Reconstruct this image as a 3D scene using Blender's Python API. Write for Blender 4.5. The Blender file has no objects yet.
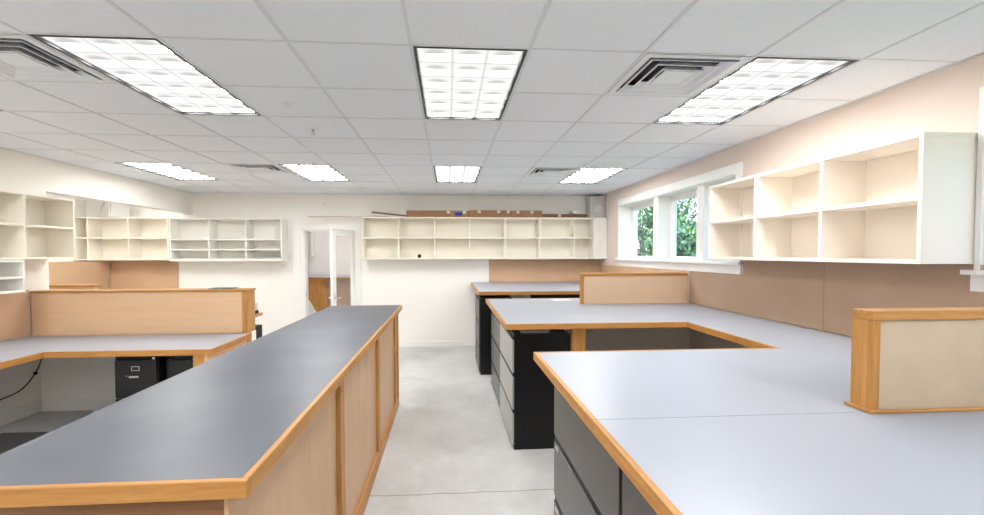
import bpy, math, random
from mathutils import Vector, Matrix, Euler
random.seed(7)
S = bpy.context.scene
COL = S.collection
CEIL = 2.742
WR, WB, WL = 2.82, 7.88, -4.40          # right wall, back wall, left wall planes
AL = -6.15                              # far side of the alcove

# ------------------------------------------------------------------ materials
def _mat(name):
    m = bpy.data.materials.new(name); m.use_nodes = True
    nt = m.node_tree
    return m, nt, nt.nodes['Principled BSDF']

def _noise(nt, scale, vec_scale=(1, 1, 1), detail=4, rough=.55, dist=0.0):
    tc = nt.nodes.new('ShaderNodeTexCoord'); mp = nt.nodes.new('ShaderNodeMapping')
    geo = nt.nodes.new('ShaderNodeNewGeometry')
    mp.inputs['Scale'].default_value = vec_scale
    nt.links.new(geo.outputs['Position'], mp.inputs['Vector'])
    n = nt.nodes.new('ShaderNodeTexNoise')
    n.inputs['Scale'].default_value = scale; n.inputs['Detail'].default_value = detail
    n.inputs['Roughness'].default_value = rough; n.inputs['Distortion'].default_value = dist
    nt.links.new(mp.outputs['Vector'], n.inputs['Vector'])
    return n

def _ramp(nt, fac, stops):
    r = nt.nodes.new('ShaderNodeValToRGB')
    els = r.color_ramp.elements
    while len(els) < len(stops): els.new(.5)
    for e, (p, c) in zip(els, stops): e.position = p; e.color = (*c, 1)
    nt.links.new(fac, r.inputs['Fac'])
    return r

def paint(name, c, rough=.6, var=.04, scale=3, bump=0.0, spec=.3, bscale=200, metallic=0):
    m, nt, b = _mat(name)
    n = _noise(nt, scale)
    lo = tuple(x * (1 - var) for x in c); hi = tuple(min(1, x * (1 + var)) for x in c)
    r = _ramp(nt, n.outputs['Fac'], [(.3, lo), (.7, hi)])
    nt.links.new(r.outputs['Color'], b.inputs['Base Color'])
    b.inputs['Roughness'].default_value = rough; b.inputs['Specular IOR Level'].default_value = spec
    b.inputs['Metallic'].default_value = metallic
    if bump:
        n2 = _noise(nt, bscale, detail=2); bp = nt.nodes.new('ShaderNodeBump')
        bp.inputs['Strength'].default_value = bump; bp.inputs['Distance'].default_value = .002
        nt.links.new(n2.outputs['Fac'], bp.inputs['Height']); nt.links.new(bp.outputs['Normal'], b.inputs['Normal'])
    return m

def wood(name, c1, c2, axis, rough=.42, stretch=14, scale=3.2):
    m, nt, b = _mat(name)
    vs = [stretch, stretch, stretch]; vs['xyz'.index(axis)] = 1
    n = _noise(nt, scale, tuple(vs), detail=6, rough=.65, dist=.4)
    mid = tuple((a + q) / 2 for a, q in zip(c1, c2))
    r = _ramp(nt, n.outputs['Fac'], [(.3, c1), (.5, mid), (.68, c2)])
    nt.links.new(r.outputs['Color'], b.inputs['Base Color'])
    b.inputs['Roughness'].default_value = rough; b.inputs['Specular IOR Level'].default_value = .4
    bp = nt.nodes.new('ShaderNodeBump'); bp.inputs['Strength'].default_value = .12; bp.inputs['Distance'].default_value = .001
    nt.links.new(n.outputs['Fac'], bp.inputs['Height']); nt.links.new(bp.outputs['Normal'], b.inputs['Normal'])
    return m

OAK1, OAK2 = (.38, .165, .036), (.57, .29, .085)
M = {}
for ax in 'xyz':
    M['oak_' + ax] = wood('oak_' + ax, OAK1, OAK2, ax)
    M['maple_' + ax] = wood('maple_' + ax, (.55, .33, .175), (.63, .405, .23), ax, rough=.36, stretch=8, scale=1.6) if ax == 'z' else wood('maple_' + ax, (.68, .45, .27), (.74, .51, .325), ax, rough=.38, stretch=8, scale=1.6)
M['dark_oak'] = wood('dark_oak', (.15, .06, .018), (.28, .125, .045), 'x')
M['wall'] = paint('wall_paint', (.88, .85, .79), .75, .015, 1.5, bump=.1)
M['wall_warm'] = paint('wall_paint_warm', (.76, .655, .585), .75, .015, 1.5, bump=.1)
M['wall_back'] = paint('wall_paint_cool', (.88, .86, .82), .75, .015, 1.5, bump=.1)
M['wall_far'] = paint('wall_paint_far', (.86, .81, .79), .75, .015, 1.5)
M['trim'] = paint('trim_white', (.86, .85, .83), .4, .01)
M['shelf'] = paint('shelf_cream', (.86, .82, .73), .45, .015, 2)
M['shelf_warm'] = paint('shelf_warm_white', (.88, .82, .74), .45, .015, 2)
M['shelf_white'] = paint('shelf_white', (.84, .83, .79), .45, .015, 2)
M['tack'] = paint('tackboard', (.60, .395, .25), .85, .05, 2.2, bump=.3, spec=.1, bscale=400)
M['tack_r'] = paint('tackboard_brown', (.43, .30, .215), .85, .05, 2.2, bump=.3, spec=.1, bscale=400)
M['fabric'] = paint('panel_fabric', (.57, .46, .335), .9, .05, 8, bump=.5, spec=.1, bscale=500)
M['lam'] = paint('worktop_laminate', (.36, .39, .45), .33, .03, 1.6, spec=.35)
M['black'] = paint('black_metal', (.006, .006, .007), .34, .2, 6, spec=.3)
M['black_flat'] = paint('black_plastic', (.02, .02, .022), .6, .1, 6)
M['drawer'] = paint('drawer_face_metal', (.105, .104, .103), .27, .06, 2, spec=.6, metallic=.65)
M['drawer_black'] = paint('drawer_face_black', (.016, .016, .018), .3, .1, 2, spec=.5)
M['chrome'] = paint('chrome', (.75, .75, .76), .2, .02, 4, metallic=1)
M['grey_panel'] = paint('grey_panel', (.66, .60, .54), .7, .04, 2)
M['ceil_tile'] = paint('ceiling_tile', (.82, .85, .89), .9, .025, 60, bump=.35, spec=.1, bscale=260)
M['grid'] = paint('ceiling_grid', (.70, .72, .75), .6, .02)
M['fixture'] = paint('fixture_frame', (.03, .03, .032), .4, .02)
M['louver'] = paint('fixture_louver', (.05, .05, .05), .3, .02)
M['vent'] = paint('vent_metal', (.80, .83, .86), .45, .02)
M['vent_dark'] = paint('vent_dark', (.12, .12, .125), .8, .1)
M['card'] = paint('cardboard', (.32, .18, .10), .85, .08, 9, spec=.1)
M['card_dark'] = paint('cardboard_dark', (.20, .11, .06), .85, .08, 9, spec=.1)
M['tape'] = paint('packing_tape', (.72, .62, .50), .4, .03)
M['blue'] = paint('blue_label', (.03, .03, .32), .5, .03)
M['speaker'] = paint('speaker_grey', (.62, .62, .59), .6, .03, 5)
M['grille'] = paint('speaker_grille', (.52, .52, .50), .8, .08, 90)
M['paper'] = paint('paper', (.75, .75, .74), .7, .03)
M['paper_dark'] = paint('magazine', (.16, .17, .14), .5, .5, 30)
M['fabric_tan'] = paint('tan_fabric', (.70, .50, .335), .9, .03, 5, bump=.4, spec=.1, bscale=500)
M['drawer_glare'] = paint('drawer_face_glare', (.50, .49, .47), .3, .05, 2, spec=.6, metallic=.5)  # paler copy of the drawer face, glare put into its colour
M['mat'] = paint('floor_mat', (.13, .125, .13), .95, .25, 220, bump=.8, spec=.05)
M['bark'] = paint('bark', (.10, .075, .055), .9, .3, 8)
M['lawn'] = paint('lawn_green', (.10, .22, .05), .9, .3, 2)
for i, c in enumerate([(.045, .13, .075), (.12, .27, .10), (.03, .085, .06)]):
    M['leaf%d' % i] = paint('leaf_%d' % i, c, .6, .35, 5)

def island_top():
    m, nt, b = _mat('slate_laminate')
    n = _noise(nt, 2.2, detail=5)
    r = _ramp(nt, n.outputs['Fac'], [(.3, (.070, .080, .107)), (.7, (.105, .118, .150))])
    nt.links.new(r.outputs['Color'], b.inputs['Base Color'])
    n2 = _noise(nt, 5, detail=5)
    r2 = _ramp(nt, n2.outputs['Fac'], [(.3, (.27,) * 3), (.7, (.38,) * 3)])
    b.inputs['Roughness'].default_value = .36
    b.inputs['Specular IOR Level'].default_value = .45
    return m
M['slate'] = island_top()

def concrete():
    m, nt, b = _mat('polished_concrete')
    n = _noise(nt, 1.1, detail=8, rough=.62, dist=.3)
    r = _ramp(nt, n.outputs['Fac'], [(.28, (.43, .43, .42)), (.5, (.56, .565, .56)), (.72, (.66, .665, .665))])
    n3 = _noise(nt, 9, detail=6, rough=.7)
    r3 = _ramp(nt, n3.outputs['Fac'], [(.3, (.86,) * 3), (.6, (1,) * 3)])
    mx = nt.nodes.new('ShaderNodeMixRGB'); mx.blend_type = 'MULTIPLY'; mx.inputs['Fac'].default_value = .6
    nt.links.new(r.outputs['Color'], mx.inputs[1]); nt.links.new(r3.outputs['Color'], mx.inputs[2])
    # fine crack across the aisle
    geo = nt.nodes.new('ShaderNodeNewGeometry'); sp = nt.nodes.new('ShaderNodeSeparateXYZ')
    nt.links.new(geo.outputs['Position'], sp.inputs[0])
    nz = _noise(nt, 3, detail=3)
    a = nt.nodes.new('ShaderNodeMath'); a.operation = 'MULTIPLY_ADD'; a.inputs[1].default_value = .05
    nt.links.new(nz.outputs['Fac'], a.inputs[0]); nt.links.new(sp.outputs['Y'], a.inputs[2])
    c = nt.nodes.new('ShaderNodeMath'); c.operation = 'SUBTRACT'; c.inputs[1].default_value = 3.05
    nt.links.new(a.outputs[0], c.inputs[0])
    d = nt.nodes.new('ShaderNodeMath'); d.operation = 'ABSOLUTE'; nt.links.new(c.outputs[0], d.inputs[0])
    l = nt.nodes.new('ShaderNodeMath'); l.operation = 'LESS_THAN'; l.inputs[1].default_value = .005
    nt.links.new(d.outputs[0], l.inputs[0])
    mk = nt.nodes.new('ShaderNodeMixRGB'); mk.inputs[2].default_value = (.25, .24, .23, 1)
    nt.links.new(l.outputs[0], mk.inputs['Fac']); nt.links.new(mx.outputs[0], mk.inputs[1])
    nt.links.new(mk.outputs[0], b.inputs['Base Color'])
    b.inputs['Roughness'].default_value = .42; b.inputs['Specular IOR Level'].default_value = .4
    return m
M['concrete'] = concrete()

def glass():
    m, nt, b = _mat('clear_glass')
    t = nt.nodes.new('ShaderNodeBsdfTransparent'); g = nt.nodes.new('ShaderNodeBsdfGlossy')
    g.inputs['Roughness'].default_value = .02
    lw = nt.nodes.new('ShaderNodeLayerWeight'); lw.inputs['Blend'].default_value = .5
    pw = nt.nodes.new('ShaderNodeMath'); pw.operation = 'POWER'; pw.inputs[1].default_value = 5
    nt.links.new(lw.outputs['Facing'], pw.inputs[0])
    ma = nt.nodes.new('ShaderNodeMath'); ma.operation = 'MULTIPLY_ADD'; ma.inputs[1].default_value = .5; ma.inputs[2].default_value = .03
    nt.links.new(pw.outputs[0], ma.inputs[0])
    mx = nt.nodes.new('ShaderNodeMixShader')
    nt.links.new(ma.outputs[0], mx.inputs['Fac']); nt.links.new(t.outputs[0], mx.inputs[1]); nt.links.new(g.outputs[0], mx.inputs[2])
    nt.links.new(mx.outputs[0], nt.nodes['Material Output'].inputs['Surface'])
    return m
M['glass'] = glass()

def lens_mat(cw, cl, strength):
    """Glowing troffer lens of 3 x 6 cells, brighter under the tubes; coordinates are the fixture's own."""
    m, nt, b = _mat('troffer_lens')
    tc = nt.nodes.new('ShaderNodeTexCoord'); sp = nt.nodes.new('ShaderNodeSeparateXYZ')
    nt.links.new(tc.outputs['Object'], sp.inputs[0])
    def math_(op, a, v=None, link=None):
        x = nt.nodes.new('ShaderNodeMath'); x.operation = op
        nt.links.new(a, x.inputs[0])
        if v is not None: x.inputs[1].default_value = v
        if link is not None: nt.links.new(link, x.inputs[1])
        return x.outputs[0]
    def cell(o, w, off):
        f = math_('FRACT', math_('DIVIDE', math_('ADD', o, off), w))
        return math_('SUBTRACT', f, .5)                       # -0.5 .. 0.5
    u = cell(sp.outputs['X'], cw, cw * 1.5); v = cell(sp.outputs['Y'], cl, cl * 3)
    # soft darker scoop toward the near side of each cell
    v2 = math_('SUBTRACT', v, -.12)
    d = math_('ADD', math_('MULTIPLY', math_('MULTIPLY', u, link=u), 1.5), link=math_('MULTIPLY', math_('MULTIPLY', v2, link=v2), 3.2))
    def rng(val, f0, f1, t0, t1):
        r = nt.nodes.new('ShaderNodeMapRange'); r.interpolation_type = 'SMOOTHSTEP'
        for k_, v_ in (('From Min', f0), ('From Max', f1), ('To Min', t0), ('To Max', t1)): r.inputs[k_].default_value = v_
        nt.links.new(val, r.inputs['Value']); return r.outputs[0]
    au = math_('ABSOLUTE', u)
    side = rng(au, .36, .42, 1, 0)                              # bright tubes end short of the blades
    front = rng(v, -.04, .10, 0, 1); back = rng(v, .36, .42, 1, 0)
    peak = math_('MULTIPLY', math_('MULTIPLY', side, link=front), link=back)
    line = math_('MULTIPLY', rng(au, .455, .485, 1, .78), link=rng(math_('ABSOLUTE', v), .455, .485, 1, .78))
    total = math_('ADD', math_('MULTIPLY', rng(d, 0, .24, .22, .33), link=line), link=math_('MULTIPLY', peak, strength))
    e = nt.nodes.new('ShaderNodeEmission'); e.inputs['Color'].default_value = (1, .985, .96, 1)
    nt.links.new(total, e.inputs['Strength'])
    nt.links.new(e.outputs[0], nt.nodes['Material Output'].inputs['Surface'])
    return m

# ------------------------------------------------------------------ mesh building
class MB:
    def __init__(s): s.v = []; s.f = []
    def box(s, x0, x1, y0, y1, z0, z1):
        if x1 < x0: x0, x1 = x1, x0
        if y1 < y0: y0, y1 = y1, y0
        if z1 < z0: z0, z1 = z1, z0
        n = len(s.v)
        s.v += [(x, y, z) for z in (z0, z1) for y in (y0, y1) for x in (x0, x1)]
        s.f += [tuple(n + i for i in q) for q in ((0, 2, 3, 1), (4, 5, 7, 6), (0, 1, 5, 4), (2, 6, 7, 3), (0, 4, 6, 2), (1, 3, 7, 5))]
        return s
    def quad(s, *p):
        n = len(s.v); s.v += [tuple(q) for q in p]; s.f.append(tuple(range(n, n + len(p)))); return s
    def prism(s, pts, z0, z1):
        n = len(s.v); k = len(pts)
        s.v += [(x, y, z0) for x, y in pts] + [(x, y, z1) for x, y in pts]
        s.f.append(tuple(n + i for i in reversed(range(k)))); s.f.append(tuple(n + k + i for i in range(k)))
        for i in range(k):
            j = (i + 1) % k; s.f.append((n + i, n + j, n + k + j, n + k + i))
        return s
    def cyl(s, a, b, r, r2=None, n=16):
        a, b = Vector(a), Vector(b); r2 = r if r2 is None else r2
        d = (b - a).normalized(); t = Vector((0, 0, 1)) if abs(d.z) < .9 else Vector((1, 0, 0))
        u = d.cross(t).normalized(); w = d.cross(u); k = len(s.v)
        for c, rr in ((a, r), (b, r2)):
            for i in range(n):
                an = 2 * math.pi * i / n; s.v.append(tuple(c + (u * math.cos(an) + w * math.sin(an)) * rr))
        for i in range(n):
            j = (i + 1) % n; s.f.append((k + i, k + j, k + n + j, k + n + i))
        s.f.append(tuple(k + i for i in reversed(range(n)))); s.f.append(tuple(k + n + i for i in range(n)))
        return s
    def tube(s, pts, r, n=8):
        for a, b in zip(pts[:-1], pts[1:]): s.cyl(a, b, r, n=n)
        return s
    def ball(s, c, r, n=12, m=8, sz=1.0):
        k = len(s.v)
        for i in range(m + 1):
            t = math.pi * i / m
            for j in range(n):
                a = 2 * math.pi * j / n
                s.v.append((c[0] + r * math.sin(t) * math.cos(a), c[1] + r * math.sin(t) * math.sin(a), c[2] + r * sz * math.cos(t)))
        for i in range(m):
            for j in range(n):
                q = (j + 1) % n; s.f.append((k + i * n + j, k + (i + 1) * n + j, k + (i + 1) * n + q, k + i * n + q))
        return s
    def xf(s, mat, start=0):
        for i in range(start, len(s.v)): s.v[i] = tuple(mat @ Vector(s.v[i]))
        return s
    def build(s, name, mat, parent=None, bevel=0.0, origin=None, smooth=False):
        o = Vector(origin) if origin is not None else Vector((0, 0, 0))
        p = parent; base = Vector((0, 0, 0))
        while p is not None: base += p.location; p = p.parent
        me = bpy.data.meshes.new(name)
        off = base if parent is not None else o
        me.from_pydata([tuple(Vector(q) - off) for q in s.v], [], s.f)
        me.update(); me.materials.append(M[mat] if isinstance(mat, str) else mat)
        if smooth:
            for f in me.polygons: f.use_smooth = True
        ob = bpy.data.objects.new(name, me); COL.objects.link(ob)
        if parent is not None: ob.parent = parent
        else: ob.location = o
        if bevel:
            b = ob.modifiers.new('edge', 'BEVEL'); b.width = bevel; b.segments = 2; b.limit_method = 'ANGLE'
        return ob

def box(name, mat, parent, *d, bevel=0.0): return MB().box(*d).build(name, mat, parent, bevel)
def tag(o, label=None, cat=None, group=None, kind=None):
    if label: o['label'] = label
    if cat: o['category'] = cat
    if group: o['group'] = group
    if kind: o['kind'] = kind
    return o
def thing(name, label, cat, loc, group=None):
    o = bpy.data.objects.new(name, None); o.empty_display_size = .1; COL.objects.link(o); o.location = loc
    return tag(o, label, cat, group)
def struct(mb, name, mat, parent=None, bevel=0.0):
    o = mb.build(name, mat, parent, bevel)
    if parent is None: o['kind'] = 'structure'
    return o
def sroot(name, loc=(0, 0, 0)):
    o = bpy.data.objects.new(name, None); COL.objects.link(o); o.location = loc; o['kind'] = 'structure'; return o
def copy_tree(o, loc=None, parent=None):
    c = o.copy(); COL.objects.link(c)
    if parent is not None: c.parent = parent
    if loc is not None: c.location = loc
    for ch in list(o.children): copy_tree(ch, None, c)
    return c

# ------------------------------------------------------------------ room shell
YN = -2.6                                   # wall behind the camera
struct(MB().box(AL - .1, WR + .1, YN - .1, 11.2, -.1, 0), 'floor', 'concrete')

MOD, GX, GY = .61, -.184, 2.244
def gx(k): return GX + MOD * k
def gy(r): return GY + MOD * r
cells_light = [(-3, 0), (0, 0), (3, 0), (-3, 5), (0, 5), (3, 5), (-6, 5), (-6, 0), (-9, 5), (-3, -5), (0, -5), (3, -5), (-6, -5)]
cells_vent = [(2, 0), (-4, 0), (2, 5), (-4, 5)]
skip = set()
for k, r in cells_light: skip |= {(k, r), (k, r + 1)}
for k, r in cells_vent: skip.add((k, r))
# tiles recessed a little above the hanging grid
t = MB(); zt = CEIL + .004
for k in range(-10, 5):
    for r in range(-8, 10):
        if (k, r) in skip: continue
        x0, x1 = max(gx(k), AL), min(gx(k + 1), WR); y0, y1 = max(gy(r), YN), min(gy(r + 1), WB)
        if x1 - x0 < .01 or y1 - y0 < .01: continue
        t.box(x0, x1, y0, y1, zt, zt + .015)
ceil = struct(t, 'ceiling', 'ceil_tile')
g = MB()
for k in range(-9, 5):
    if any(r for r in ()): pass
    g.box(gx(k) - .009, gx(k) + .009, YN, WB, CEIL, CEIL + .02)
for r in range(-7, 10):
    for k in range(-10, 5):
        if (k, r) in skip and (k, r - 1) in skip and not ((k, r) in cells_light): continue
        x0, x1 = max(gx(k) + .009, AL), min(gx(k + 1) - .009, WR)
        g.box(x0, x1, gy(r) - .007, gy(r) + .007, CEIL + .001, CEIL + .02)
g.build('ceiling_grid', 'grid', ceil)
struct(MB().box(AL - .1, WR + .5, YN - .1, 11.3, CEIL + .12, CEIL + .2), 'ceiling_deck', 'wall')
# wall angle moulding round the ceiling
struct(MB().box(WR - .02, WR, YN, WB, CEIL - .004, CEIL + .003).box(-4.4, WR, WB - .02, WB, CEIL - .004, CEIL + .003)
       .box(WL, WL + .02, YN, WB, CEIL - .004, CEIL + .003), 'trim_1', 'grid')

# back wall with the doorway
DX0, DX1, DZ = -2.54, -1.66, 2.11
w = MB().box(AL - .1, DX0, WB, WB + .14, 0, CEIL + .12).box(DX1, WR, WB, WB + .14, 0, CEIL + .12).box(DX0, DX1, WB, WB + .14, DZ, CEIL + .12)
struct(w, 'wall_back', 'wall_back')
# right wall with two window openings
W1 = (4.08, 7.0, 1.60, 2.47); W2 = (-.4, 2.11, 1.60, 2.47)
XO = WR + .30
w = MB()
w.box(WR, XO, YN - .1, WB + .14, 0, W1[2]).box(WR, XO, YN - .1, WB + .14, W1[3], CEIL + .12)
for a, b in ((YN - .1, W2[0]), (W2[1], W1[0]), (W1[1], WB + .14)): w.box(WR, XO, a, b, W1[2], W1[3])
struct(w, 'wall_right', 'wall_warm')
# left wall, soffit over the alcove opening, alcove walls
w = MB().box(WL - .15, WL, YN, 5.11, 0, CEIL + .12).box(WL - .15, WL, 5.11, WB, 2.385, CEIL + .12)
struct(w, 'wall_left', 'wall')
struct(MB().box(AL - .1, AL, 3.6, WB, 0, CEIL + .12).box(AL, WL - .15, 3.5, 3.6, 0, CEIL + .12), 'wall_alcove', 'wall')
struct(MB().box(AL, -5.80, 3.62, WB, 0, 1.57), 'wall_alcove_ledge', 'wall')
struct(MB().box(WL - .15, WR + .3, YN - .1, YN, 0, CEIL + .12), 'wall_front', 'wall')
# baseboards
def base(name, *d): struct(MB().box(*d), name, 'trim', bevel=.003)
base('baseboard_back', -1.53, .40, WB - .015, WB, 0, .10)
base('baseboard_back_left', -5.78, -2.66, WB - .015, WB, 0, .10)
base('baseboard_left', WL, WL + .014, YN, 4.93, 0, .13)
base('baseboard_right', WR - .014, WR, 5.5, 7.86, 0, .10)

# the room beyond the door
struct(MB().box(-3.75, -3.65, WB + .14, 11.0, 0, 2.742), 'wall_far_left', 'wall_back')
struct(MB().box(-.6, -.5, WB + .14, 11.0, 0, 2.742), 'wall_far_right', 'wall_back')
struct(MB().box(-3.75, -.5, 10.9, 11.0, 0, 2.742), 'wall_far_back', 'wall_far')
struct(MB().box(-3.65, -.6, WB + .14, 10.9, 2.742, 2.76), 'ceiling_far', 'ceil_tile')

# door frame, casing and the open glazed leaf
d1 = sroot('door_1', (-2.1, WB, 0))
MB().box(DX0, DX0 + .02, WB - .005, WB + .145, 0, DZ).box(DX1 - .02, DX1, WB - .005, WB + .145, 0, DZ).box(DX0, DX1, WB - .005, WB + .145, DZ - .02, DZ).build('door_frame', 'trim', d1, .002)
MB().box(DX0 - .20, DX0 - .06, WB - .022, WB - .001, 0, DZ + .115).box(DX1 + .004, DX1 + .11, WB - .022, WB - .001, 0, DZ + .115).box(DX0 - .06, DX1 + .004, WB - .022, WB - .001, DZ + .005, DZ + .115)\
    .box(DX0 - .06, DX0 + .004, WB - .014, WB - .001, 0, DZ + .005).build('door_casing', 'trim', d1, .003)
MB().box(DX0 + .015, DX0 + .024, WB + .02, WB + .05, .93, 1.0).build('strike_plate', 'chrome', d1)
leaf_m = Matrix.Translation((-1.685, WB - .01, 0)) @ Matrix.Rotation(math.radians(180 + 75), 4, 'Z')
def leaf(): return MB()
lw, th = .78, .04
b = leaf().box(0, .11, 0, th, .01, 2.09).box(lw - .11, lw, 0, th, .01, 2.09).box(.11, lw - .11, 0, th, 1.98, 2.09).box(.11, lw - .11, 0, th, .01, .25).xf(leaf_m)
lf = b.build('door_leaf', 'trim', d1)
leaf().box(.11, lw - .11, .016, .022, .25, 1.98).xf(leaf_m).build('glass_pane', 'glass', lf)
hb = leaf()
for sy in (-1, 1):
    y = (-.001 if sy < 0 else th + .001)
    hb.cyl((lw - .055, y, .97), (lw - .055, y + sy * .05, .97), .011).cyl((lw - .055, y + sy * .045, .97), (lw - .175, y + sy * .045, .965), .010).box(lw - .075, lw - .035, y - .002, y + .002, .90, 1.06)
hb.xf(leaf_m).build('lever_handle', 'chrome', lf)
hg = leaf()
for z in (.3, 1.0, 1.83): hg.cyl((0, 0, z), (0, 0, z + .1), .009)
hg.xf(leaf_m).build('hinge', 'grille', lf)

# window 1 (three casements, deep white reveal) and window 2 (its end peeks in at the right)
XG = 3.05
def window(name, Y0, Y1, Z0, Z1, mulls, head):
    r = sroot(name, (WR, (Y0 + Y1) / 2, Z0))
    j = MB().box(WR - .002, XO, Y0, Y0 + .012, Z0, Z1).box(WR - .002, XO, Y1 - .012, Y1, Z0, Z1).box(WR - .002, XO, Y0, Y1, Z1 - .012, Z1).box(WR - .002, XO, Y0, Y1, Z0, Z0 + .012)
    j.build('reveal', 'trim', r)
    edges = [Y0 + .012] + [m for m in mulls] + [Y1 - .012]
    mb = MB()
    for m in mulls: mb.box(WR + .03, XG + .03, m - .07, m + .07, Z0 + .012, Z1 - .012)
    if mulls: mb.build('mullion', 'trim', r, .004)
    for i in range(len(edges) - 1):
        a = edges[i] + (.07 if i > 0 else 0); c = edges[i + 1] - (.07 if i < len(edges) - 2 else 0)
        f = MB()
        z0, z1 = Z0 + .012, Z1 - .012; s = .07
        s0 = .035
        f.box(XG - .03, XG + .03, a, a + s, z0, z1).box(XG - .03, XG + .03, c - s, c, z0, z1).box(XG - .03, XG + .03, a + s, c - s, z0, z0 + s0).box(XG - .03, XG + .03, a + s, c - s, z1 - s, z1)
        sa = f.build('window_sash', 'trim', r, .003)
        MB().box(XG - .003, XG + .003, a + s, c - s, z0 + s0, z1 - s).build('glass_pane', 'glass', sa)
        MB().cyl((XG - .03, (a + c) / 2, z0 + .02), (XG - .06, (a + c) / 2, z0 + .03), .012).cyl((XG - .06, (a + c) / 2, z0 + .03), (XG - .075, (a + c) / 2 + .07, z0 + .02), .007).build('crank_handle', 'trim', sa)
    cw = .085
    MB().box(WR - .02, WR - .001, Y0 - cw, Y0 + .003, Z0, Z1 + head).box(WR - .02, WR - .001, Y1 - .003, Y1 + .025, Z0, Z1 + head).box(WR - .022, WR - .001, Y0, Y1, Z1 - .003, Z1 + head).build('window_casing', 'trim', r, .003)
    MB().box(WR - .055, WR + .02, Y0 - cw - .03, Y1 + .06, Z0 - .026, Z0).build('window_stool', 'trim', r, .005)
    MB().box(WR - .018, WR - .001, Y0 - cw, Y1 + .04, Z0 - .115, Z0 - .026).build('window_apron', 'trim', r, .003)
    return r
window('window_1', *W1, (4.76, 5.82), .095)
window('window_2', *W2, (.82,), .095)

# ------------------------------------------------------------------ ceiling fixtures
LW, LL = .556, 1.166
lensm = lens_mat(LW / 3, LL / 6, 17.0)
def troffer():
    r = thing('ceiling_light', 'x', 'ceiling light', (0, 0, CEIL), 'recessed ceiling troffers')
    f = MB(); a, b_ = MOD / 2 - .012, MOD - .012
    for s in (-1, 1):
        f.box(s * a, s * LW / 2, -b_, b_, .001, .015).box(-LW / 2, LW / 2, s * b_, s * LL / 2, .001, .015)
    f.v = [(x, y, z + CEIL) for x, y, z in f.v]
    f.build('fixture_frame', 'fixture', r)
    h = MB()
    for s in (-1, 1): h.box(s * a, s * (a - .004), -b_, b_, .012, .09).box(-a, a, s * b_, s * (b_ - .004), .012, .09)
    h.box(-a, a, -b_, b_, .09, .094); h.v = [(x, y, z + CEIL) for x, y, z in h.v]
    h.build('housing', 'fixture', r)
    e = MB().quad((-LW / 2, -LL / 2, CEIL + .016), (-LW / 2, LL / 2, CEIL + .016), (LW / 2, LL / 2, CEIL + .016), (LW / 2, -LL / 2, CEIL + .016))
    e.build('lens', lensm, r)
    return r
LLAB = {(-3, 0): 'large lit ceiling troffer on the left, beside the square vent cut by the frame',
        (0, 0): 'large lit ceiling troffer straight above the aisle, nearest of the middle pair',
        (3, 0): 'large lit ceiling troffer above the right wall shelves, beside the big square vent',
        (-3, 5): 'small looking far ceiling troffer just right of the left far vent',
        (0, 5): 'small looking far ceiling troffer in the middle, above the cardboard boxes',
        (3, 5): 'small looking far ceiling troffer at the right, above the grey corner speaker',
        (-6, 5): 'far left ceiling troffer beside the soffit of the alcove',
        (-6, 0): 'unseen ceiling troffer added over the left wall shelves, left of the cut off vent',  # out of view, added to light the left desk and shelves
        (-9, 5): 'ceiling troffer inside the alcove behind the soffit',
        (-3, -5): 'ceiling troffer behind the viewer over the left workstation',
        (0, -5): 'ceiling troffer behind the viewer over the island counter',
        (3, -5): 'ceiling troffer behind the viewer over the right worktop',
        (-6, -5): 'ceiling troffer behind the viewer along the left wall'}
first = troffer()
for i, (k, r) in enumerate(cells_light):
    loc = (gx(k) + MOD / 2, gy(r) + MOD, CEIL)
    o = first if i == 0 else copy_tree(first)
    o.location = loc; o['label'] = LLAB[(k, r)]

def ceiling_vent():
    r = thing('ceiling_vent', 'x', 'ceiling vent', (0, 0, CEIL), 'square ceiling diffusers')
    h = MOD / 2 - .012
    def ring(mb, a, za, b, zb):
        c = [(-1, -1), (1, -1), (1, 1), (-1, 1)]
        for i in range(4):
            p, q = c[i], c[(i + 1) % 4]
            mb.quad((p[0] * a, p[1] * a, CEIL + za), (q[0] * a, q[1] * a, CEIL + za), (q[0] * b, q[1] * b, CEIL + zb), (p[0] * b, p[1] * b, CEIL + zb))
    f = MB(); ring(f, h, .0, h - .04, .0); ring(f, h - .04, 0, h - .04, .03); f.build('vent_frame', 'vent', r)
    for a in (h - .055, h - .115, h - .175):
        s = MB(); ring(s, a, -.008, a - .044, .026); ring(s, a + .008, -.008, a - .036, .030); ring(s, a, -.008, a + .008, -.008)
        s.build('louver_ring', 'vent', r)
    MB().box(-.085, .085, -.085, .085, CEIL - .002, CEIL + .008).build('center_plate', 'vent', r)
    MB().box(-h, h, -h, h, CEIL + .075, CEIL + .08).box(-h, -h + .003, -h, h, CEIL + .01, CEIL + .075).box(h - .003, h, -h, h, CEIL + .01, CEIL + .075)\
        .box(-h, h, -h, -h + .003, CEIL + .01, CEIL + .075).box(-h, h, h - .003, h, CEIL + .01, CEIL + .075).build('duct_box', 'vent_dark', r)
    return r
VLAB = ['big square ceiling diffuser beside the near right troffer', 'square ceiling diffuser cut by the frame beside the near left troffer',
        'small looking far square diffuser left of the far right troffer', 'small looking far square diffuser left of the far left-middle troffer']
first = ceiling_vent()
for i, (k, r) in enumerate(cells_vent):
    o = first if i == 0 else copy_tree(first)
    o.location = (gx(k) + MOD / 2, gy(r) + MOD / 2, CEIL); o['label'] = VLAB[i]

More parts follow.
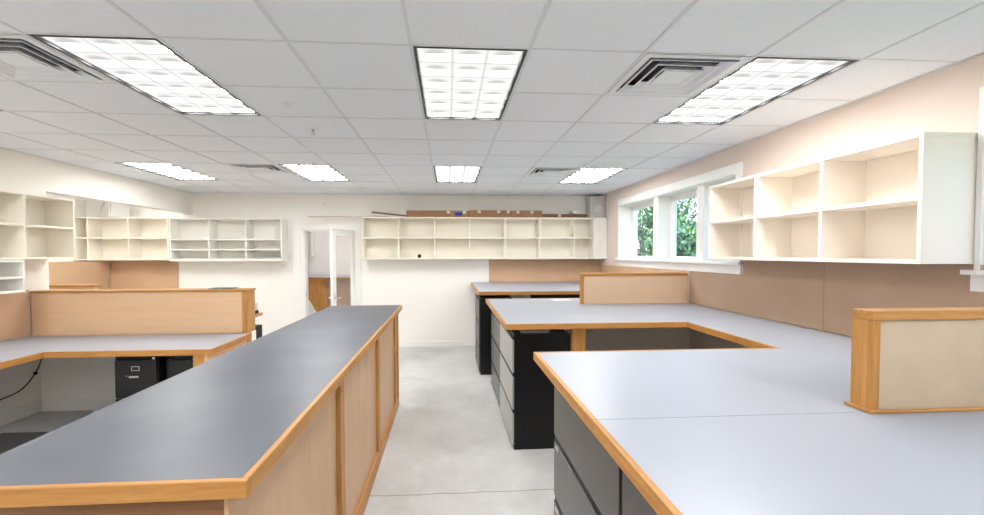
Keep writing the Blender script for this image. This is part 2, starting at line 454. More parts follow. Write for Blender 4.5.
def sprinkler(loc, lab, full):
    r = thing('sprinkler_head', lab, 'sprinkler', loc, 'ceiling sprinkler heads')
    x, y, z = loc
    MB().cyl((x, y, z + .004), (x, y, z - .006), .042, .038, 24).build('escutcheon', 'vent', r)
    if full: MB().cyl((x, y, z - .006), (x, y, z - .03), .009).cyl((x, y, z - .045), (x, y, z - .048), .017).box(x - .012, x - .008, y - .002, y + .002, z - .046, z - .01).box(x + .008, x + .012, y - .002, y + .002, z - .046, z - .01).build('deflector', 'grille', r)
    else: MB().cyl((x, y, z - .006), (x, y, z - .016), .03, .028, 24).build('cover_plate', 'vent', r)
sprinkler((-1.12, 3.16, CEIL + .003), 'flat white round sprinkler cover in the ceiling, nearer of the two', False)
sprinkler((-1.13, 3.78, CEIL + .003), 'sprinkler head with a hanging deflector, farther of the two', True)

sl_ = thing('added_strip_light', 'added strip light hidden behind the soffit to brighten the alcove', 'strip light', (-4.75, 6.5, 2.56))  # unseen strip lamp, added to brighten the alcove wall
box('added_strip_body', 'trim', sl_, -4.62, -4.555, 5.3, 7.7, 2.56, 2.62)
smat, snt, sb = _mat('added_strip_lamp'); sb.inputs['Emission Color'].default_value = (1, .985, .95, 1); sb.inputs['Emission Strength'].default_value = 4.5
MB().cyl((-4.66, 5.35, 2.59), (-4.66, 7.65, 2.59), .02, n=10).build('added_lamp_tube', smat, sl_)

# ------------------------------------------------------------------ island counter
ix0, ix1, iy0, iy1, izt = -1.30, -.515, 1.13, 4.90, 1.115
isl = thing('island_counter', 'long oak counter with a dark slate laminate top beside the aisle', 'counter', (-.9, 3.0, 0))
tt = .047
tp = box('countertop', 'slate', isl, ix0 + .02, ix1 - .02, iy0 + .02, iy1 - .02, izt - tt, izt)
MB().box(ix0, ix1, iy0, iy0 + .02, izt - tt, izt + .0008).build('edge_band', 'oak_x', tp, .003)
MB().box(ix0, ix1, iy1 - .02, iy1, izt - tt, izt + .0008).build('edge_band', 'oak_x', tp, .003)
MB().box(ix1 - .02, ix1, iy0 + .02, iy1 - .02, izt - tt, izt + .0008).build('edge_band', 'oak_y', tp, .003)
MB().box(ix0, ix0 + .02, iy0 + .02, iy1 - .02, izt - tt, izt).build('edge_band', 'slate', tp, .003)
fx = -.575
box('end_panel', 'dark_oak', isl, ix0 + .05, fx - .012, iy0 + .03, iy0 + .05, 0, izt - tt)
box('back_panel', 'maple_z', isl, ix0 + .04, ix0 + .055, iy0 + .05, iy1 - .04, 0, izt - tt)
box('end_panel', 'maple_z', isl, ix0 + .055, fx - .012, iy1 - .06, iy1 - .045, 0, izt - tt)
sty = [2.29, 3.50, 4.63]
prev = iy0 + .03
for s in sty:
    box('side_panel', 'maple_z', isl, fx - .012, fx, prev, s - .005, .02, izt - tt)
    prev = s + .005
box('side_panel', 'maple_z', isl, fx - .012, fx, prev, iy1 - .045, .02, izt - tt)
for s in sty: box('stile', 'oak_z', isl, fx, fx + .022, s - .045, s + .045, .11, izt - tt, bevel=.002)
box('stile', 'oak_z', isl, fx, fx + .022, iy1 - .10, iy1 - .045, .11, izt - tt, bevel=.002)
box('bottom_rail', 'oak_y', isl, fx, fx + .022, iy0 + .03, iy1 - .045, .0, .11, bevel=.002)

# ------------------------------------------------------------------ worktops right
DZT, DT = 1.105, .045
def edged_top(name, label, pts, edge_ids, zt, loc, tck=DT, mat='lam'):
    """laminate slab following pts (counter-clockwise) with oak bands on the listed edges"""
    r = thing(name, label, 'worktop', loc)
    s = MB().prism(pts, zt - tck, zt).build('laminate_top', mat, r)
    n = len(pts)
    for i in edge_ids:
        (xa, ya), (xb, yb) = pts[i], pts[(i + 1) % n]
        dx, dy = xb - xa, yb - ya; L = math.hypot(dx, dy); ux, uy = dx / L, dy / L; nx, ny = uy, -ux
        def cut(j, sgn):       # mitre at shared corners
            (px_, py_), (cx_, cy_), (qx, qy) = pts[(j - 1) % n], pts[j], pts[(j + 1) % n]
            cr = (cx_ - px_) * (qy - cy_) - (cy_ - py_) * (qx - cx_)
            other = (j - 1) % n if sgn < 0 else j
            if other not in edge_ids: return 0
            return .02 if cr > 0 else -.02
        ea, eb = cut(i, -1), cut((i + 1) % n, 1)
        a = (xa, ya); b_ = (xb, yb); w_ = .02
        q = [a, b_, (xb + nx * w_ + ux * eb, yb + ny * w_ + uy * eb), (xa + nx * w_ - ux * ea, ya + ny * w_ - uy * ea)]
        q = q[::-1]
        MB().prism(q, zt - tck, zt + .0008).build('edge_band', 'oak_x' if abs(dx) > abs(dy) else 'oak_y', s)
    return r
XE = .525
edged_top('worktop', 'pale laminate worktop nearest the viewer, in front of the seam', [(XE, .35), (WR - .03, .35), (WR - .03, 1.4865), (XE, 1.4865)], [3, 0], DZT, (1.6, .9, 0))
pts = [(XE, 1.49), (WR - .03, 1.49), (WR - .03, 5.55), (XE - .025, 5.55), (XE - .035, 3.57), (2.04, 3.57), (2.04, 2.525), (XE, 2.525)]
wk = edged_top('worktop', 'pale U shaped laminate worktop running along the right wall under the window', pts, [2, 3, 4, 5, 6, 7], DZT, (1.6, 3.5, 0))
box('support_panel', 'oak_z', wk, 1.055, 1.165, 3.61, 3.67, 0, DZT - DT, bevel=.002)
box('modesty_panel', 'grey_panel', wk, 1.05, WR - .02, 4.86, 4.88, 0, DZT - DT)
box('support_panel', 'oak_z', wk, 1.05, 1.165, 2.42, 2.48, 0, DZT - DT, bevel=.002)
MB().cyl((2.72, 3.13, DZT), (2.72, 3.13, DZT + .006), .032, .03, 20).build('grommet', 'grille', wk)
w3 = edged_top('worktop', 'far pale worktop against the back wall beneath the tackboard', [(.43, 5.95), (WR - .03, 5.95), (WR - .03, WB - .03), (.43, WB - .03)], [3, 0], 1.163, (1.6, 6.9, 0))
box('rail', 'black', w3, 1.15, WR - .05, 6.0, 6.02, 1.03, 1.116)

# ------------------------------------------------------------------ lateral file cabinets
def lateral(label, y0, y1, h, facemat, x0=.58, depth=.465, n=3):
    r = thing('lateral_file_cabinet', label, 'filing cabinet', (x0 + depth / 2, (y0 + y1) / 2, 0), 'lateral filing cabinets under the worktops')
    MB().box(x0 + .012, x0 + depth, y0 + .003, y1 - .003, 0, h).build('body', 'black', r, .003)
    dh = (h - .05) / n
    for i in range(n):
        z0 = .035 + i * dh
        d = MB().box(x0 - .004, x0 + .012, y0 + .008, y1 - .008, z0, z0 + dh - .034).build('drawer', facemat, r, .002)
        MB().box(x0 + .002, x0 + .012, y0 + .008, y1 - .008, z0 + dh - .034, z0 + dh - .004).build('pull_recess', 'black_flat', d)
        MB().box(x0 - .008, x0 - .004, y1 - .12, y1 - .05, z0 + dh - .060, z0 + dh - .038).build('label_holder', 'chrome', d)
    return r
lateral('lateral filing cabinet under the near worktop, nearest the viewer at the bottom edge', .48, 1.40, 1.055, 'drawer')
lateral('grey fronted lateral filing cabinet at the near worktop corner in the foreground', 1.41, 2.33, 1.055, 'drawer')
lateral('lateral filing cabinet with a black side at the aisle corner of the middle worktop', 3.66, 4.585, 1.0, 'drawer_glare', x0=.548, depth=.50)
lateral('lateral filing cabinet behind the black sided one under the middle worktop', 4.59, 5.50, 1.0, 'drawer', x0=.548, depth=.50)
c5 = lateral('farthest black filing cabinet under the worktop at the back wall', 5.975, 6.87, 1.07, 'drawer_black', x0=.43)
# papers on the cabinet
def paper_pile(name, label, cx, cy, z, w_, d_, n, mat, cat='papers', ang=0, group=None):
    m = MB()
    for i in range(n):
        k = len(m.v); a = ang + random.uniform(-.15, .15)
        m.box(-w_ / 2, w_ / 2, -d_ / 2, d_ / 2, 0, .002)
        m.xf(Matrix.Translation((cx + random.uniform(-.01, .01), cy, z + i * .0025)) @ Matrix.Rotation(a, 4, 'Z'), k)
    o = m.build(name, mat, None, origin=(cx, cy, z)); return tag(o, label, cat, group)
paper_pile('paper_stack', 'white papers in the gap on top of the black sided filing cabinet', 0.76, 3.80, 1.001, .24, .18, 8, 'paper')
paper_pile('paper_stack', 'white papers left on the middle worktop beside the tall oak divider', 1.40, 5.30, DZT + .002, .25, .16, 3, 'paper')

# ------------------------------------------------------------------ framed dividers on the worktops
def divider(label, x0, x1, y0, y1, z0, z1, fabric, shoe, sw=.05):
    r = thing('desk_divider', label, 'desk divider', ((x0 + x1) / 2, (y0 + y1) / 2, z0))
    MB().box(x0, x0 + sw, y0, y1, z0, z1 - .034).build('end_post', 'oak_z', r, .003)
    MB().box(x0, x1, y0, y1, z1 - .034, z1).build('top_rail', 'oak_x', r, .003)
    MB().box(x0 + sw, x1, y0 + .012, y1 - .012, z0, z1 - .034).build('panel_infill', fabric, r)
    if shoe: MB().box(x0 - .014, x1, y0 - .012, y0, z0, z0 + .012).box(x0 - .014, x0, y0, y1 + .012, z0, z0 + .012).build('base_moulding', 'oak_x', r, .003)
    return r
divider('oak framed divider with pale fabric infill standing on the near worktop', 1.545, WR - .02, 1.475, 1.56, DZT + .001, 1.48, 'fabric', True, .032)
divider('oak framed tan divider on the middle worktop beneath the window', 1.53, WR - .02, 4.90, 4.97, DZT + .001, 1.462, 'fabric_tan', False, .028)

# ------------------------------------------------------------------ tackboards
def tackboard(label, mat, *d):
    o = MB().box(*d).build('tackboard', mat, None, .002, origin=((d[0] + d[1]) / 2, (d[2] + d[3]) / 2, d[4])); return tag(o, label, 'tackboard')
tackboard('brown tackboard on the right wall, near side of its vertical seam', 'tack_r', WR - .016, WR - .001, 1.0, 3.06, DZT + .002, 1.628)
tk = MB(); out = [(3.064, DZT + .002), (4.88, DZT + .002), (4.88, 1.482), (3.96, 1.482), (3.96, 1.628), (3.064, 1.628)]
tk.v = [(WR - .016, y, z) for y, z in out] + [(WR - .001, y, z) for y, z in out]
tk.f = [tuple(range(6))[::-1], tuple(range(6, 12))] + [(i, (i + 1) % 6, 6 + (i + 1) % 6, 6 + i) for i in range(6)]
tag(tk.build('tackboard', 'tack_r', None, .002, origin=(WR, 4.0, DZT)), 'brown tackboard on the right wall between the seam and the tan divider', 'tackboard')
tackboard('tan tackboard on the right wall beyond the middle divider, over the far worktop', 'tack', WR - .016, WR - .001, 4.99, WB - .02, DZT + .062, 1.48)
tackboard('wide tan tackboard on the back wall beneath the long shelf unit', 'tack', .74, WR - .018, WB - .016, WB - .001, 1.165, 1.575)
tackboard('tan tackboard at the left wall beside the left workstation', 'tack', WL + .001, WL + .016, 2.0, 4.86, .84, 1.32)
tackboard('tan tackboard on the back wall under the alcove shelves', 'tack', -5.78, -4.67, WB - .016, WB - .001, .9, 1.575)
tackboard('tan tackboard on the side wall of the alcove, meeting the back one at the corner', 'tack', -5.799, -5.784, 5.2, WB - .02, .9, 1.575)

# ------------------------------------------------------------------ open wall shelves
def shelf_unit(label, side, u_edges, z_levels, depth, mat, T=.02, wall=None, z_over=None, front_over=0, group=None, back=True):
    """side 'B' back wall (faces -Y), 'R' right wall (faces -X), 'L' left wall (faces +X). u runs along the wall."""
    if wall is None: wall = {'B': WB, 'R': WR, 'L': WL}[side]
    def bx(mb, u0, u1, d0, d1, z0, z1):
        if side == 'B': mb.box(u0, u1, wall - d1, wall - d0, z0, z1)
        elif side == 'R': mb.box(wall - d1, wall - d0, u0, u1, z0, z1)
        else: mb.box(wall + d0, wall + d1, u0, u1, z0, z1)
        return mb
    u0, u1 = u_edges[0], u_edges[-1]; zb, zt = z_levels[0], z_levels[-1]; um = (u0 + u1) / 2
    loc = {'B': (um, wall - depth / 2, zb), 'R': (wall - depth / 2, um, zb), 'L': (wall + depth / 2, um, zb)}[side]
    r = thing('wall_shelf_unit', label, 'wall shelves', loc, group)
    g0 = .001
    if back: bx(MB(), u0 + T, u1 - T, g0, .008, zb + T, zt - T).build('back_panel', mat, r)
    bx(MB(), u0, u1, g0, depth, zt - T, zt).build('top_board', mat, r, .0015)
    bx(MB(), u0, u1, g0, depth, zb, zb + T).build('bottom_board', mat, r, .0015)
    bx(MB(), u0, u0 + T, g0, depth, zb + T, zt - T).build('side_board', mat, r, .0015)
    bx(MB(), u1 - T, u1, g0, depth, zb + T, zt - T).build('side_board', mat, r, .0015)
    for u in u_edges[1:-1]: bx(MB(), u - T / 2, u + T / 2, g0, depth - .001, zb + T, zt - T).build('divider_board', mat, r)
    for z in z_levels[1:-1]: bx(MB(), u0 + T, u1 - T, g0, depth - .003, z - T / 2, z + T / 2).build('shelf_board', mat, r)
    return r
# back wall, right of the door
e = [-1.47, -.853, -.236, .382, 1.0, 1.617, 2.235, 2.60]
shelf_unit('long cream two-row shelf unit on the back wall right of the door', 'B', e, [1.59, 1.96, 2.32], .30, 'shelf')
o = thing('corner_cabinet', 'closed white end box filling the corner between the long shelves and window', 'cabinet', (2.7, 7.72, 1.59))
box('cabinet_body', 'shelf_white', o, 2.603, WR - .002, WB - .28, WB - .001, 1.59, 2.32)
box('front_panel', 'shelf_white', o, 2.603, WR - .002, WB - .305, WB - .281, 1.59, 2.32, bevel=.002)
# alcove shelves on the back wall
shelf_unit('cream two-row shelf unit in the alcove under the soffit', 'B', [AL + .002, -5.915, -5.28, -4.645], [1.588, 1.955, 2.30], .30, 'shelf')
shelf_unit('cream three-row shelf unit on the back wall left of the door', 'B', [-4.64, -4.01, -3.41, -2.82], [1.588, 1.76, 1.932, 2.29], .28, 'shelf_white')
box_l = MB().box(-4.63, -2.79, WB - .30, WB - .001, 1.565, 1.585).build('ledge_board', 'shelf_white', None, .002, origin=(-3.7, WB - .15, 1.565))
tag(box_l, 'thin white ledge board right beneath the three-row shelf unit', 'shelf')
# left wall shelves
shelf_unit('tall cream two-row shelf unit on the left wall above the workstation', 'L', [2.28, 2.85, 3.41, 3.97, 4.53, 5.095], [1.64, 1.975, 2.29], .30, 'shelf')
shelf_unit('low white shelf unit hanging under the left wall shelves at the frame edge', 'L', [2.28, 3.39, 4.51], [1.325, 1.47, 1.636], .30, 'shelf_white')
# right wall shelves
shelf_unit('white two-row shelf unit on the right wall between the two windows', 'R', [2.14, 2.77, 3.40, 4.03], [1.632, 1.985, 2.33], .32, 'shelf_warm', T=.022)

# ------------------------------------------------------------------ on top of the back shelves
zs = 2.3205
def carton(label, x0, x1, y0, y1, h, mat='card', tapes=(), lab=None):
    r = thing('cardboard_box', label, 'cardboard box', ((x0 + x1) / 2, (y0 + y1) / 2, zs), 'flat cardboard boxes on the long shelves')
    b_ = MB().box(x0, x1, y0, y1, zs, zs + h).build('carton', mat, r, .004)
    MB().box(x0 + .01, x1 - .01, (y0 + y1) / 2 - .003, (y0 + y1) / 2 + .003, zs + h, zs + h + .0012).build('lid_seam', 'card_dark', r)
    for tx in tapes: MB().box(tx, tx + .055, y0 - .0012, y1, zs + h - .05, zs + h + .0015).build('tape_strip', 'tape', r)
    if lab: MB().box(lab, lab + .13, y0 - .002, y0, zs + .03, zs + .085).build('blue_label', 'blue', r)
carton('long flat cardboard box with a blue label, above the shelf cells by the door', -.72, .36, 7.62, 7.80, .115, tapes=(-.02, .26), lab=.12)
carton('long cardboard box with three tape strips in the middle of the shelf top', .37, 1.10, 7.61, 7.82, .125, tapes=(.52, .86, 1.03))
carton('cardboard box farther right of the middle one, before the dark flat carton', 1.11, 1.66, 7.60, 7.82, .12, tapes=(1.20, 1.45))
carton('dark flattened carton lying under the silver device', 1.67, 2.47, 7.62, 7.84, .065, 'card_dark', tapes=(1.95,))
o = MB(); o.box(-.30, .30, -.02, .02, -.012, .012).xf(Matrix.Translation((-1.02, 7.68, zs + .057)) @ Matrix.Rotation(math.radians(6), 4, 'Y'))
tag(o.build('dark_wood_bar', 'card_dark', None, .003, origin=(-1.02, 7.68, zs)), 'dark brown bar lying tilted at the left end of the shelf top', 'bar')
tag(MB().box(-2.41, -1.02, 7.72, 7.75, zs + .0005, zs + .018).build('wood_strip', paint('strip_wood', (.52, .40, .33), .6), None, .003, origin=(-1.95, 7.72, zs)), 'thin pinkish wood strip running over the door casing', 'wood strip')
o = thing('projector', 'small silver device with a round lens on the dark carton', 'projector', (2.29, 7.70, zs + .0665))
z = zs + .0665
MB().box(2.20, 2.38, 7.64, 7.80, z, z + .06).build('device_body', 'speaker', o, .008)
MB().cyl((2.25, 7.64, z + .03), (2.25, 7.61, z + .03), .028, .024, 20).build('lens_ring', 'chrome', o)
def speaker(label, cx, cy, z, w_, d_, h, ang):
    r = thing('loudspeaker', label, 'loudspeaker', (cx, cy, z))
    m = Matrix.Translation((cx, cy, z)) @ Matrix.Rotation(ang, 4, 'Z')
    MB().box(-w_ / 2, w_ / 2, -d_ / 2, d_ / 2, 0, h).xf(m).build('speaker_cabinet', 'speaker', r, .006)
    gr = MB().box(-w_ / 2 + .018, w_ / 2 - .018, -d_ / 2 - .008, -d_ / 2, .018, h - .018).xf(m).build('speaker_grille', 'grille', r, .004)
    MB().cyl((0, -d_ / 2 - .008, h * .42), (0, -d_ / 2 - .014, h * .42), w_ * .28, w_ * .22, 28).xf(m).build('woofer', 'speaker', gr)
speaker('grey loudspeaker on the corner cabinet near the window', 2.665, 7.72, 2.3205, .27, .22, .385, 0)
sp = thing('loudspeaker', 'white and grey slanted speaker on the alcove shelves under the soffit', 'loudspeaker', (-5.52, 7.66, 2.3005))
m = Matrix.Translation((-5.50, 7.70, 2.3005)) @ Matrix.Rotation(math.radians(-48), 4, 'Z')
def trap(y0, y1, wb, wt, h):
    n = MB(); n.v = [(-wb, y0, 0), (wb, y0, 0), (wb, y1, 0), (-wb, y1, 0), (-wt, y0 + .03, h), (wt, y0 + .03, h), (wt, y1, h), (-wt, y1, h)]
    n.f = [(3, 2, 1, 0), (4, 5, 6, 7), (0, 1, 5, 4), (1, 2, 6, 5), (2, 3, 7, 6), (3, 0, 4, 7)]; return n
trap(-.13, .13, .13, .115, .30).xf(m).build('speaker_cabinet', 'speaker', sp, .006)
trap(-.140, -.128, .118, .103, .285).xf(Matrix.Translation((0, 0, .006))).xf(m).build('speaker_grille', 'trim', sp, .003)
tag(MB().tube([(-5.80, 7.70, 2.303), (-5.79, 7.72, 2.45), (-5.77, 7.78, 2.60), (-5.77, 7.84, 2.72)], .009).build('speaker_cable', 'grille', None, origin=(-5.80, 7.70, 2.3)), 'grey cable rising behind the slanted alcove speaker', 'cable')

# small things in the shelves
tag(MB().ball((-.50, 7.66, 1.61 + .035), .035).cyl((-.50, 7.66, 1.611), (-.50, 7.66, 1.63), .02).build('door_stop', 'black_flat', None, origin=(-.50, 7.66, 1.61), smooth=True), 'small black round knob in the second lower cell from the door', 'knob')
paper_pile('paper_stack', 'grey papers lying in the bottom right cell of the three-row shelves', -3.08, 7.72, 1.609, .42, .20, 8, 'speaker')
o = thing('fire_alarm_box', 'small white box on the back wall above the door', 'alarm', (-2.20, WB, 2.53))
box('alarm_body', 'trim', o, -2.23, -2.17, WB - .035, WB - .001, 2.53, 2.60, bevel=.004)
box('alarm_lens', 'vent', o, -2.215, -2.185, WB - .042, WB - .035, 2.555, 2.58)

# ------------------------------------------------------------------ left workstation
LZ = .83
pts = [(-3.57, 1.6), (-3.57, 4.07), (-2.15, 4.07), (-2.15, 4.85), (WL + .02, 4.85), (WL + .02, 1.6)]
lw_ = edged_top('corner_desk', 'pale L shaped corner desk in front of the left tan divider', pts, [0, 1, 2], LZ, (-3.2, 4.0, 0), .05)
lw_['category'] = 'desk'
box('desk_leg', 'oak_z', lw_, -2.30, -2.20, 4.06, 4.10, 0, LZ - .05, bevel=.002)
box('end_apron', 'maple_y', lw_, -2.20, -2.18, 4.06, 4.85, 0, LZ - .05)
MB().cyl((-2.42, 4.74, LZ), (-2.42, 4.74, LZ + .004), .032, .03, 20).build('grommet', 'grille', lw_)
def fcab(name, label, x0, x1, y0, y1, h, drawers=True):
    r = thing(name, label, 'filing cabinet', ((x0 + x1) / 2, (y0 + y1) / 2, 0))
    MB().box(x0, x1, y0 + .02, y1, 0, h).build('body', 'black', r, .003)
    n = 2; dh = (h - .06) / n
    for i in range(n):
        z0 = .03 + i * dh
        d = MB().box(x0 + .008, x1 - .008, y0, y0 + .02, z0, z0 + dh - .012).build('drawer', 'drawer_black', r, .003)
        if drawers:
            xm = (x0 + x1) / 2; z1 = z0 + dh
            hh = MB().box(xm - .035, xm + .035, y0 - .004, y0, z1 - .105, z1 - .099).box(xm - .035, xm + .035, y0 - .004, y0, z1 - .069, z1 - .063)
            hh.box(xm - .035, xm - .029, y0 - .004, y0, z1 - .099, z1 - .069).box(xm + .029, xm + .035, y0 - .004, y0, z1 - .099, z1 - .069)
            hh.build('label_holder', 'chrome', d)
            MB().box(xm - .045, xm + .045, y0 - .03, y0 - .022, z1 - .165, z1 - .145).box(xm - .045, xm - .037, y0 - .03, y0, z1 - .165, z1 - .145).box(xm + .037, xm + .045, y0 - .03, y0, z1 - .165, z1 - .145)\
                .cyl((xm - .075, y0 - .012, z1 - .152), (xm - .075, y0, z1 - .152), .008).build('drawer_handle', 'chrome', d, .002)
    if drawers: MB().cyl((x1 - .03, y0 + .008, h - .022), (x1 - .03, y0 - .002, h - .022), .012).build('lock', 'chrome', r)
    return r
fcab('file_cabinet', 'black two-drawer filing cabinet with chrome handle under the left desk', -3.045, -2.665, 4.15, 4.80, .76)
fcab('file_cabinet', 'plain black filing cabinet beside the chrome handled one at the desk end', -2.655, -2.32, 4.24, 4.80, .74, False)
# thick divider behind the desk
dv = thing('workstation_divider', 'thick tan partition with an oak cap behind the left desk', 'partition', (-3.3, 4.97, 0))
box('drywall_base', 'wall_back', dv, WL + .02, -2.17, 4.95, 5.05, 0, LZ)
box('base_trim', 'trim', dv, WL + .03, -3.06, 4.936, 4.95, 0, .12, bevel=.003)
box('face_panel', 'maple_x', dv, WL + .02, -2.235, 4.87, 5.05, LZ + .001, 1.283)
box('end_post', 'oak_z', dv, -2.235, -2.18, 4.862, 5.06, 0, 1.283, bevel=.003)
box('top_cap', 'oak_x', dv, WL + .02, -2.17, 4.855, 5.07, 1.284, 1.306, bevel=.003)
paper_pile('magazine_pile', 'dark papers lying on the oak cap of the left partition', -2.48, 4.97, 1.3065, .24, .15, 5, 'paper_dark')
# things behind the divider
dk = thing('back_desk', 'narrow oak edged desk peeking out behind the left partition', 'desk', (-4.2, 6.8, 0))
box('laminate_top', 'lam', dk, -5.76, -2.84, 6.45, 6.8, .76, .80)
box('edge_band', 'oak_x', dk, -5.76, -2.82, 6.43, 6.45, .76, .801)
box('edge_band', 'oak_y', dk, -2.84, -2.82, 6.45, 6.8, .76, .801)
box('desk_leg', 'oak_z', dk, -3.30, -3.25, 6.5, 6.78, 0, .76)
box('desk_leg', 'oak_z', dk, -5.70, -5.65, 6.5, 6.78, 0, .76)
ph = thing('desk_phone', 'dark desk phone on the ledge behind the left partition end', 'telephone', (-2.90, 6.6, .801))
m = Matrix.Translation((-2.90, 6.60, .802))
MB().box(-.07, .07, -.09, .09, 0, .05).xf(m).build('phone_base', 'black_flat', ph, .005)
MB().box(-.06, -.02, -.10, .10, .05, .08).xf(m).build('handset', 'black_flat', ph, .01)
MB().box(.0, .06, .0, .08, .05, .16).xf(m).build('display', 'speaker', ph, .004)
tw = thing('computer_tower', 'black computer tower under the desk behind the left partition', 'computer', (-2.93, 6.62, 0))
box('tower_case', 'black_flat', tw, -3.02, -2.82, 6.5, 6.78, 0, .62, bevel=.008)
box('drive_bay', 'grille', tw, -2.98, -2.86, 6.494, 6.5, .50, .56)
lp = thing('low_partition', 'low oak topped partition inside the alcove', 'partition', (-4.85, 5.95, 0))
box('panel', 'maple_x', lp, -5.2, -4.56, 5.92, 6.0, 0, 1.27)
box('cap', 'oak_x', lp, -5.24, -4.53, 5.90, 6.02, 1.271, 1.295, bevel=.004)
# floor mat and cable
tag(MB().box(-4.2, -2.9, 2.6, 4.35, .001, .008).build('floor_mat', 'mat', None, .002, origin=(-3.6, 3.5, 0)), 'dark grey mat on the concrete under the left desk', 'mat')
cpts = []
for i in range(15):
    t_ = i / 14; cpts.append((-4.37 + .10 * t_, 4.3 + .60 * t_ ** .8, .20 + .26 * t_ + .31 * t_ ** 9 + .02 * math.sin(9 * t_)))
tag(MB().tube(cpts, .006).ball(cpts[11], .018).build('power_cable', 'black_flat', None, origin=(-4.36, 4.2, .6)), 'thin black cable hanging under the left desk', 'cable')

# ------------------------------------------------------------------ room beyond the door
ct = thing('far_counter', 'oak fronted counter seen through the doorway', 'counter', (-2.6, 10.3, 0))
box('laminate_top', 'lam', ct, -3.6, -1.6, 10.0, 10.85, 1.12, 1.16)
box('edge_band', 'oak_x', ct, -3.6, -1.6, 9.98, 10.0, 1.115, 1.161)
box('front_panel', 'oak_z', ct, -3.58, -2.75, 10.03, 10.05, 0, 1.12)
box('drawer_front', 'tack_r', ct, -2.75, -1.62, 10.06, 10.08, 0, 1.12)
shelf_unit('small white wall shelves in the room beyond the door', 'B', [-3.64, -3.24], [1.62, 1.92, 2.24], .3, 'shelf_white', wall=10.9)
lb = MB(); lb.box(0, .9, 0, .02, 0, 1.05)
lbm = MB(); lbm.v = [(-3.12, 9.2, 0), (-2.45, 9.2, 0), (-3.12, 9.2, 1.12)]; lbm.v += [(x, y + .02, z) for x, y, z in lbm.v]; lbm.f = [(0, 1, 2), (5, 4, 3), (0, 3, 4, 1), (1, 4, 5, 2), (2, 5, 3, 0)]
tag(lbm.build('stair_skirt_board', 'trim', None, origin=(-2.8, 9.2, 0)), 'white slanted board on the floor beyond the doorway', 'board')
o = thing('ceiling_light', 'ceiling light in the room beyond the door', 'ceiling light', (-2.2, 9.4, 2.742))
box('fixture_frame', 'trim', o, -2.5, -1.9, 9.1, 9.7, 2.735, 2.741)
em, nt, bb = _mat('far_lens'); bb.inputs['Emission Color'].default_value = (1, .97, .95, 1); bb.inputs['Emission Strength'].default_value = 11
MB().box(-2.47, -1.93, 9.13, 9.67, 2.728, 2.7345).build('lens', em, o)

# ------------------------------------------------------------------ outside
struct(MB().box(XO + .2, 40, -10, 45, -.5, -.4), 'ground_lawn', 'lawn')
def tree(label, x, y, h, r, seed, leafmat, nleaf=1700):
    rnd = random.Random(seed)
    root = thing('leafy_tree', label, 'tree', (x, y, -.4), 'trees outside the window')
    tr = MB().cyl((x, y, -.4), (x + .1, y, h * .45), .16, .11, 10)
    tips = []
    for i in range(9):
        a = rnd.uniform(0, 6.28); z0 = h * rnd.uniform(.2, .5); L = r * rnd.uniform(.5, .95)
        p0 = Vector((x + .05, y, z0)); p1 = p0 + Vector((math.cos(a) * L * .6, math.sin(a) * L * .6, h * .16)); p2 = p1 + Vector((math.cos(a + .4) * L * .4, math.sin(a + .4) * L * .4, h * .16))
        tr.cyl(p0, p1, .06, .045, 7).cyl(p1, p2, .045, .02, 7); tips += [p1, p2]
    tr.build('trunk', 'bark', root)
    for c in range(3):
        lf_ = MB()
        for i in range(nleaf):
            if rnd.random() < .5:
                b0 = rnd.choice(tips); p = Vector([b0[j] + rnd.gauss(0, r * .24) for j in range(3)])
            else:
                th_, ph_ = rnd.uniform(0, 6.28), math.acos(rnd.uniform(-1, 1)); rr = r * rnd.uniform(.55, 1.0)
                p = Vector((x + rr * math.sin(ph_) * math.cos(th_), y + rr * math.sin(ph_) * math.sin(th_), h * .5 + h * .52 * math.cos(ph_)))
            s = rnd.uniform(.06, .13)
            e_ = Euler((rnd.uniform(0, 6.28), rnd.uniform(0, 6.28), rnd.uniform(0, 6.28))).to_matrix()
            lf_.quad(*[p + e_ @ Vector(q) * s for q in ((-1, 0, 0), (0, -.5, .1), (1, 0, 0), (0, .5, .1))])
        o_ = lf_.build('foliage', 'leaf%d' % ((leafmat + c) % 3), root); o_['kind'] = 'stuff'
tree('bright green tree filling the second window pane', 7.8, 14.0, 2.7, 1.3, 1, 1)
tree('dark green tree filling the first window pane from the corner', 8.0, 17.6, 5.2, 1.7, 2, 0, 1300)
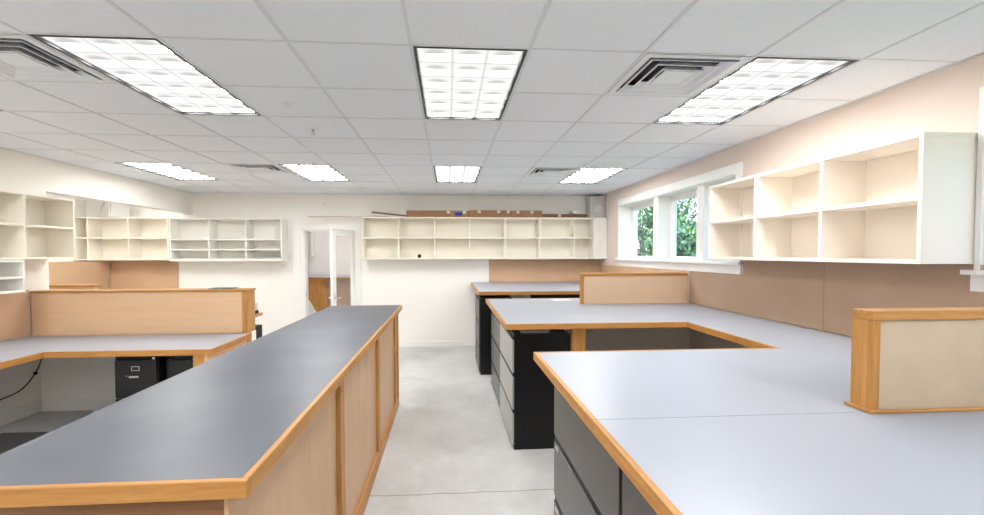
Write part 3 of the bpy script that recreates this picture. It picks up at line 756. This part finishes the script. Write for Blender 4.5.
tree('tall dark tree standing behind the bright one outside the second pane', 12.6, 23.5, 7.2, 2.3, 3, 2, 1100)
tree('tree outside the third pane partly hidden by the right wall shelves', 8.8, 10.4, 3.0, 1.3, 4, 1)

# ------------------------------------------------------------------ daylight
world = bpy.data.worlds.new('sky'); S.world = world; world.use_nodes = True
nt = world.node_tree; bg = nt.nodes['Background']
sky = nt.nodes.new('ShaderNodeTexSky'); sky.sky_type = 'NISHITA'; sky.sun_disc = False; sky.sun_elevation = math.radians(48); sky.sun_rotation = math.radians(250)
nt.links.new(sky.outputs[0], bg.inputs['Color']); bg.inputs['Strength'].default_value = .28
sl = bpy.data.lights.new('sun', 'SUN'); sl.energy = 4.0; sl.angle = math.radians(1); sl.color = (1, .95, .86)
so = bpy.data.objects.new('sun', sl); COL.objects.link(so); so.rotation_euler = Euler((math.radians(0), math.radians(-42), math.radians(15)))
so.location = (-5, 0, 12)

# ------------------------------------------------------------------ camera
F, CX, CY = 434.668, 478.048, 266.386
yaw, pit, rol = .0686406, -.0305770, -.0018312
fw = Vector((math.sin(yaw) * math.cos(pit), math.cos(yaw) * math.cos(pit), math.sin(pit)))
rt = Vector((math.cos(yaw), -math.sin(yaw), 0)); up = rt.cross(fw)
r2 = rt * math.cos(rol) + up * math.sin(rol); u2 = up * math.cos(rol) - rt * math.sin(rol)
cd = bpy.data.cameras.new('camera'); co = bpy.data.objects.new('camera', cd); COL.objects.link(co)
co.matrix_world = Matrix(((r2.x, u2.x, -fw.x, 0), (r2.y, u2.y, -fw.y, 0), (r2.z, u2.z, -fw.z, 1.695), (0, 0, 0, 1)))
cd.sensor_fit = 'HORIZONTAL'; cd.sensor_width = 36; cd.lens = F * 36 / 984
cd.shift_x = (492 - CX) / 984; cd.shift_y = (CY - 257.5) / 984; cd.clip_start = .05
S.camera = co

S.view_settings.view_transform = 'Standard'; S.view_settings.look = 'None'
S.view_settings.exposure = 1.57; S.view_settings.gamma = 1.0; S.view_settings.use_curve_mapping = False
S.cycles.max_bounces = 10; S.cycles.diffuse_bounces = 6; S.cycles.use_denoising = True
